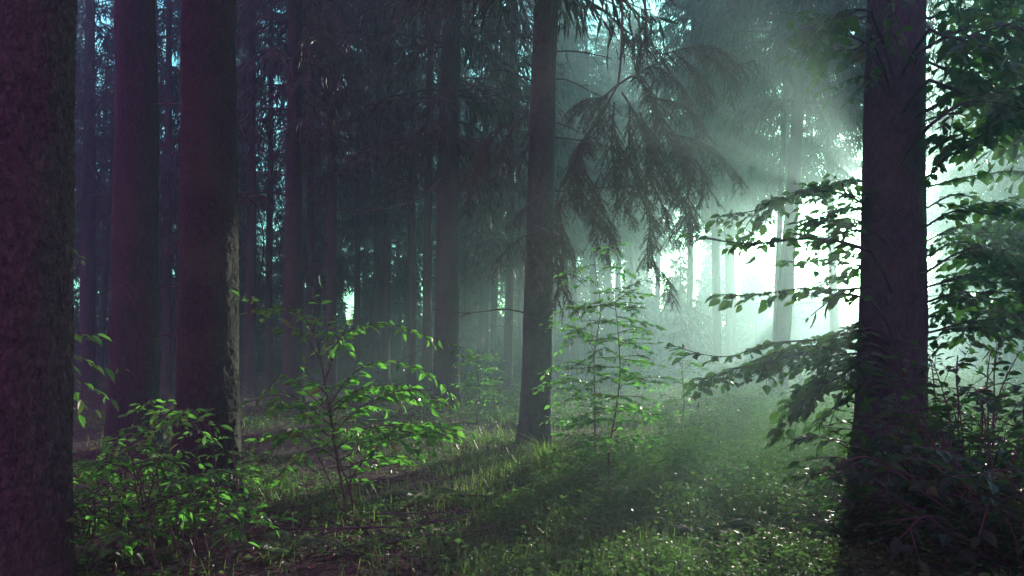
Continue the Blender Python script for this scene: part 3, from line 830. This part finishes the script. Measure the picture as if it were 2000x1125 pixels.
# stump
def stump():
    b = ground_at(1383, 862); rng = random.Random(5)
    root = empty('tree_stump', b); tag(root, 'dark mossy tree stump half sunk in bright undergrowth', 'stump')
    mb = MB(); zz = np.array([-.1, 0, .06, .12, .19, .24])
    tube(mb, np.stack([zz * .1, zz * 0, zz], -1), np.array([.30, .25, .2, .175, .165, .16]), 22,
         rough=lambda th, z: 1 + .09 * np.sin(5 * th + 1) * (1.2 - z * 2) + .04 * np.sin(11 * th + 3 * z) + .03 * np.sin(17 * th))
    mb.build('bark', M['bark_rough'], root)
    m2 = MB(); th = np.arange(22) * 2 * math.pi / 22
    ring = np.stack([.024 + .155 * np.cos(th), .15 * np.sin(th), .245 + .03 * np.sin(3 * th)], -1)
    m2.add(np.vstack([[[.024, 0, .235]], ring]), tris=[(0, 1 + i, 1 + (i + 1) % 22) for i in range(22)])
    m2.build('cut_face', M['bark'], root)
stump()

# ------------------------------------------------------------------ ferns
def fern(px, py, n, L, seed, label, mat='herb'):
    b = ground_at(px, py); rng = random.Random(seed)
    root = empty('fern', b); tag(root, label, 'fern', 'ferns in the undergrowth')
    for k in range(n):
        ml = MB()
        ph = k * 2.4 + rng.uniform(-.3, .3); d = np.array([math.cos(ph), math.sin(ph), 0]); sd = np.array([-d[1], d[0], 0])
        l = L * rng.uniform(.7, 1.1); s = np.linspace(0, 1, 26)
        path = d * (l * .85 * s)[:, None] + UP * (l * (.95 * s - .75 * s ** 2))[:, None]
        tube(ml, path, .004 * (1 - .7 * s) + .001, 4)
        T = tangents(path); i = np.arange(4, 26)
        for sg in (-1, 1):
            w = l * .26 * np.sin(np.pi * np.clip((s[i] - .08) / .95, 0, 1)) ** .8 + .01
            leaves(ml, path[i], sg * sd + T[i] * .35 - UP * .12, np.cross(T[i], sd) + np.zeros((len(i), 3)) + UP * .3, w, .022 * l / .5, fine=False)
        ml.build('frond', M[mat], root)
for a in ((1200, 1040, 6, .42, 1, 'fern with pale fronds low in the shaded foreground grass'),
          (1385, 1060, 6, .42, 2, 'fern in the dark foreground below the stump'),
          (1075, 925, 7, .5, 3, 'bright sunlit fern in front of the central trunk'),
          (960, 1085, 5, .4, 4, 'fern at the bottom of the sunlit grass'),
          (1480, 985, 6, .45, 5, 'fern in shade ahead of the beech trunk'),
          (830, 985, 5, .38, 6, 'small fern where the sunlit litter meets the grass'),
          (1560, 900, 6, .5, 7, 'fern in the glittering undergrowth near the beech'),
          (560, 1090, 5, .4, 8, 'fern beneath the arching shrub on bare soil')):
    fern(*a)

# ------------------------------------------------------------------ ground cover
NR = np.random.default_rng(12)
def scatter(n, y0, y1, power=1.6):
    y = y0 + (y1 - y0) * NR.random(n) ** power
    x = (NR.random(n) * 2 - 1) * (.70 * y + .6)
    return x, y
def veg(x, y):     # how much undergrowth grows there: lots on the right, little under the left trees
    pxx = 1000 + F_PX * x / y
    return np.clip(.16 + .9 * sm(820, 1060, pxx + 25 * np.sin(3 * y)) + .25 * np.sin(2.3 * x + 1.7 * y), 0, 1) * (1 - .5 * sm(-6, -14, x)) * (.75 + .25 * sm(28, 20, y))

def grass_blades(n, y0, y1, hmin, hmax, w, keep):
    x, y = scatter(n, y0, y1); m = NR.random(n) < keep(x, y); x, y = x[m], y[m]; n = len(x)
    b = np.stack([x, y, ground_h(x, y) - .01], -1)
    ph = NR.random(n) * 6.283; d = np.stack([np.cos(ph), np.sin(ph), 0 * ph], -1); sd = np.stack([-np.sin(ph), np.cos(ph), 0 * ph], -1)
    h = (hmin + (hmax - hmin) * NR.random(n) ** 1.5)[:, None]; lean = NR.uniform(.4, 1.9, (n, 1))
    ww = w * NR.uniform(.6, 1.3, (n, 1))
    p1 = b + UP * h * .6 + d * h * .2 * lean; p2 = b + UP * h * (1 - .45 * lean) + d * h * .75 * lean
    v = np.stack([b - sd * ww, b + sd * ww, p1 - sd * ww * .8, p1 + sd * ww * .8, p2], 1)
    o = (np.arange(n) * 5)[:, None, None]
    mb.add(v, np.array([[[0, 1, 3, 2]]]) + o, np.array([[[2, 3, 4]]]) + o)
mb = MB()
def kg(x, y):
    pxx = 1000 + F_PX * x / y
    patch = sm(800, 960, pxx) * sm(1750, 1500, pxx)
    return np.clip(patch * (.45 + .5 * np.sin(1.9 * x + .8) * np.cos(1.3 * y)) + .06, 0, 1)
grass_blades(60000, 3.2, 13, .06, .26, .003, kg)
grass_blades(7000, 12, 30, .12, .38, .006, kg)
def kp(x, y):      # the thick grass of the sunny opening
    p_, s_ = perp_s(x, y)
    k = .5 + .5 * np.sin(5.1 * x + 1.3 * y + 1) * np.cos(4.3 * y - 2.1 * x)
    return sm(-4.9, -3.7, p_ + .3 * np.sin(2.2 * y)) * sm(-1.7, -3.0, p_ + .4 * np.sin(3.3 * y)) * sm(4.6, 6.8, s_ + .5 * np.sin(2.5 * x)) * sm(14, 8.5, s_) * (.12 + .88 * k ** 1.6)
grass_blades(90000, 4.5, 13, .03, .22, .0026, kp)
# the bright tuft
b = ground_at(1068, 925)
n = 160; ph = NR.random(n) * 6.283; rr = .12 * np.sqrt(NR.random(n))
d = np.stack([np.cos(ph), np.sin(ph), 0 * ph], -1); sd = np.stack([-np.sin(ph), np.cos(ph), 0 * ph], -1)
bb = b + d * rr[:, None]; h = NR.uniform(.25, .55, (n, 1)); ww = .005
p1 = bb + UP * h * .6 + d * h * .2; p2 = bb + UP * h * .75 + d * h * .65
o_ = (np.arange(n) * 5)[:, None, None]
mb.add(np.stack([bb - sd * ww, bb + sd * ww, p1 - sd * ww, p1 + sd * ww, p2], 1), np.array([[[0, 1, 3, 2]]]) + o_, np.array([[[2, 3, 4]]]) + o_)
tag(mb.build('grass', M['grass']), 'thin forest grass, sunlit at centre and shaded in front', 'grass', kind='stuff')

def herbs(n, y0, y1, hmin, hmax, leaf, per):
    x, y = scatter(n, y0, y1, 1.4); m = NR.random(n) < veg(x, y); x, y = x[m], y[m]; n = len(x)
    g = ground_h(x, y); h = hmin + (hmax - hmin) * NR.random(n)
    h = h * (.45 + .75 * (np.sin(2.9 * x + 1.3 * y) * np.cos(2.2 * y - .9 * x + .5)) ** 2 + .5 * np.abs(np.sin(1.1 * x + .4) * np.cos(.8 * y + .5)))
    p_, s_ = perp_s(x, y)      # knee-high in the clearing, low on the near ground and the left
    h = h * (.7 + .85 * sm(-2.9, -2.0, p_ + .25 * np.sin(2.7 * y)) * sm(6.6, 7.8, s_ + .3 * np.sin(1.9 * x)) * sm(22, 15, s_)) * (1 - .7 * sm(-5.2, -4.6, p_) * sm(-2.7, -3.1, p_) * sm(20, 15, s_))
    P, D, N, L = [], [], [], []
    lean = NR.normal(0, .25, (n, 2))
    for k in range(per):
        t = (k + 1.5) / (per + .5) * np.ones(n) * NR.uniform(.85, 1.1, n)
        ph = k * 2.4 + NR.random(n) * 1.5 + 6.28 * (x * 7.3 % 1)
        p = np.stack([x + lean[:, 0] * h * t ** 2, y + lean[:, 1] * h * t ** 2, g + h * t], -1)
        spread = NR.uniform(.0, .09, n)[:, None]
        d = np.stack([np.cos(ph), np.sin(ph), NR.uniform(-.35, .25, n)], -1)
        P.append(p + d * spread); D.append(d); N.append(UP + NR.normal(0, .7, (n, 3))); L.append(leaf * NR.uniform(.6, 1.4, n))
    L = np.concatenate(L)
    leaves(mb, np.concatenate(P), np.concatenate(D), np.concatenate(N), L, L * .55, fine=False)
    s = np.stack([x, y, g], -1); e = s + np.stack([lean[:, 0] * h, lean[:, 1] * h, h], -1)
    w = np.array([.0018, 0, 0]); o = (np.arange(n) * 4)[:, None, None]
    mb.add(np.stack([s - w, s + w, e + w * .5, e - w * .5], 1), np.array([[[0, 1, 2, 3]]]) + o)
mb = MB()
herbs(22000, 3.4, 12, .06, .38, .036, 11)
_veg = veg
def veg(x, y): p_, s_ = perp_s(x, y); return _veg(x, y) * (.15 + .85 * sm(-3.1, -2.4, p_))
herbs(7500, 6.2, 22, .16, .46, .05, 12)
veg = _veg
herbs(11000, 14, 34, .15, .5, .07, 9)
herbs(4500, 30, 70, .2, .6, .17, 8)
tag(mb.build('undergrowth', M['herb']), 'dense small-leaved undergrowth glittering across the clearing floor', 'undergrowth', kind='stuff')

mb = MB()
x, y = scatter(26000, 3.2, 26, 1.8); n = len(x)
ph = NR.random(n) * 6.283
P = np.stack([x, y, ground_h(x, y) + NR.uniform(.003, .03, n)], -1)
leaves(mb, P, np.stack([np.cos(ph), np.sin(ph), NR.normal(0, .25, n)], -1), UP + NR.normal(0, .35, (n, 3)), NR.uniform(.03, .08, n), NR.uniform(.02, .045, n), fine=False)
tag(mb.build('leaf_litter', M['litter']), 'brown fallen leaves strewn over the forest floor', 'leaf litter', kind='stuff')

# fallen twigs and bare dead stems
rng = random.Random(15)
spots = [(560, 1000, 'thin fallen twig lying in the litter under the arching shrub'), (640, 960, 'fallen twig at the arching shrub\'s foot, pointing to the trunks'),
         (760, 950, 'long fallen twig on the sunlit litter'), (600, 1060, 'bent fallen twig nearest the bottom below the arching shrub'),
         (820, 1030, 'fallen twig half hidden in the grass edge'), (520, 1040, 'fallen twig near the root of the sunlit-edged trunk')]
spots += [(700, 1010, 'short fallen twig beside the arching shrub\'s many stems'), (880, 975, 'fallen twig lying where sunlit grass begins'),
          (610, 925, 'thin fallen twig just behind the arching shrub'), (740, 1075, 'fallen twig in shade below the sunlit litter')]
for k, (px, py, lab) in enumerate(spots):
    b = ground_at(px, py); a = rng.uniform(-.6, .6)
    d = np.array([math.cos(a), math.sin(a), 0])
    m_ = dead_branch_mb(rng, np.array([0, 0, .03]), d, rng.uniform(.5, 1.1), r=.008, droop=.02, forks=3)
    o = m_.build('fallen_twig', M['twig'], None, b); tag(o, lab, 'twig', 'fallen twigs on the litter')

# ------------------------------------------------------------------ air, light, sky, camera
def haze():
    mb = MB(); x0, x1, y0, y1, z0, z1 = -82, 82, -82, 82, -2.0, 30
    v = [(x, y, z) for z in (z0, z1) for y in (y0, y1) for x in (x0, x1)]
    mb.add(v, [(0, 2, 3, 1), (4, 5, 7, 6), (0, 1, 5, 4), (2, 6, 7, 3), (0, 4, 6, 2), (1, 3, 7, 5)])
    m, nt, N, Lk = new_mat('morning_mist')
    vol = N('ShaderNodeVolumePrincipled')
    vol.inputs['Color'].default_value = (.57, .94, .92, 1)
    vol.inputs['Density'].default_value = .0048
    vol.inputs['Anisotropy'].default_value = .70
    o = N('ShaderNodeOutputMaterial'); Lk(vol.outputs[0], o.inputs['Volume'])
    tag(mb.build('haze', m), 'morning mist hanging between the trees', 'haze', kind='stuff')
haze()

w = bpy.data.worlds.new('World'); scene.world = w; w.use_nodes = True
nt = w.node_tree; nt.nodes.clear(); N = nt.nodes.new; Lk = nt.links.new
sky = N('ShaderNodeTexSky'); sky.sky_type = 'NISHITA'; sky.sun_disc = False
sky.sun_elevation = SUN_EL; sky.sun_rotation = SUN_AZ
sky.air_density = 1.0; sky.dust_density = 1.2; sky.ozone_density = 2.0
tc = N('ShaderNodeTexCoord')
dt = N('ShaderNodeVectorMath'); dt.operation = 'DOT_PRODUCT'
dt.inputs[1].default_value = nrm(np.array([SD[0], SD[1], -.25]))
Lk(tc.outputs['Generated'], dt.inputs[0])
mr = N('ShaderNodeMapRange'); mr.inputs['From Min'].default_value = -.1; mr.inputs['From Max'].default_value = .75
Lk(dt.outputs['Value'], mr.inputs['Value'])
tint = ramp(nt, [(0, (.92, .13, .42)), (.36, (.66, .45, .6)), (.78, (.48, 1.25, 1.12))])  # violet added to the unseen sky behind and overhead, lifting the darks
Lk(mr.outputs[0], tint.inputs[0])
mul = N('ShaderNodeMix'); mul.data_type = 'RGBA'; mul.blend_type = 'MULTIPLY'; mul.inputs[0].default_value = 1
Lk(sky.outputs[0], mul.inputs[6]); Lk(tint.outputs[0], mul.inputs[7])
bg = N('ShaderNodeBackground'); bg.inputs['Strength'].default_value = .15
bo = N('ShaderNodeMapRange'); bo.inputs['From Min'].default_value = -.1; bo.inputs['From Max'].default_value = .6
bo.inputs['To Min'].default_value = 5.6; bo.inputs['To Max'].default_value = 1.3  # added gain: the unseen rear sky is boosted to fill the shadows
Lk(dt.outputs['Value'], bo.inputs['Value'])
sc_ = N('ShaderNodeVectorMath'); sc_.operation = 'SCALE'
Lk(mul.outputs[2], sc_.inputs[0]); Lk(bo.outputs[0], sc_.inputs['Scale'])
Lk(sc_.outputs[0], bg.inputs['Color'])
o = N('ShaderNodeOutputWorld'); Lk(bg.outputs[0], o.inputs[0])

sl = bpy.data.lights.new('sun', 'SUN'); sl.energy = 5.0; sl.angle = R_(.5); sl.color = (1, .88, .75)
so = bpy.data.objects.new('sun', sl); COL.objects.link(so)
sd_ = Vector((math.sin(SUN_AZ) * math.cos(SUN_EL), math.cos(SUN_AZ) * math.cos(SUN_EL), math.sin(SUN_EL)))
so.rotation_euler = sd_.to_track_quat('Z', 'Y').to_euler(); so.location = sd_ * 60

cam = bpy.data.cameras.new('camera'); cam.sensor_width = 36; cam.lens = 36 * F_PX / 2000
cam.clip_start = .05; cam.clip_end = 1000
co = bpy.data.objects.new('camera', cam); COL.objects.link(co)
co.location = (0, 0, EYE); co.rotation_euler = (math.pi / 2 + PITCH, 0, 0)
scene.camera = co

scene.render.engine = 'CYCLES'
c = scene.cycles
c.max_bounces = 6; c.diffuse_bounces = 2; c.glossy_bounces = 2; c.transmission_bounces = 4; c.volume_bounces = 2; c.transparent_max_bounces = 8
c.use_denoising = True
try: c.denoiser = 'OPENIMAGEDENOISE'
except Exception: pass
c.sample_clamp_indirect = 4.0
vs = scene.view_settings
vs.view_transform = 'Standard'; vs.look = 'None'; vs.gamma = 1; vs.use_curve_mapping = False
vs.exposure = .88
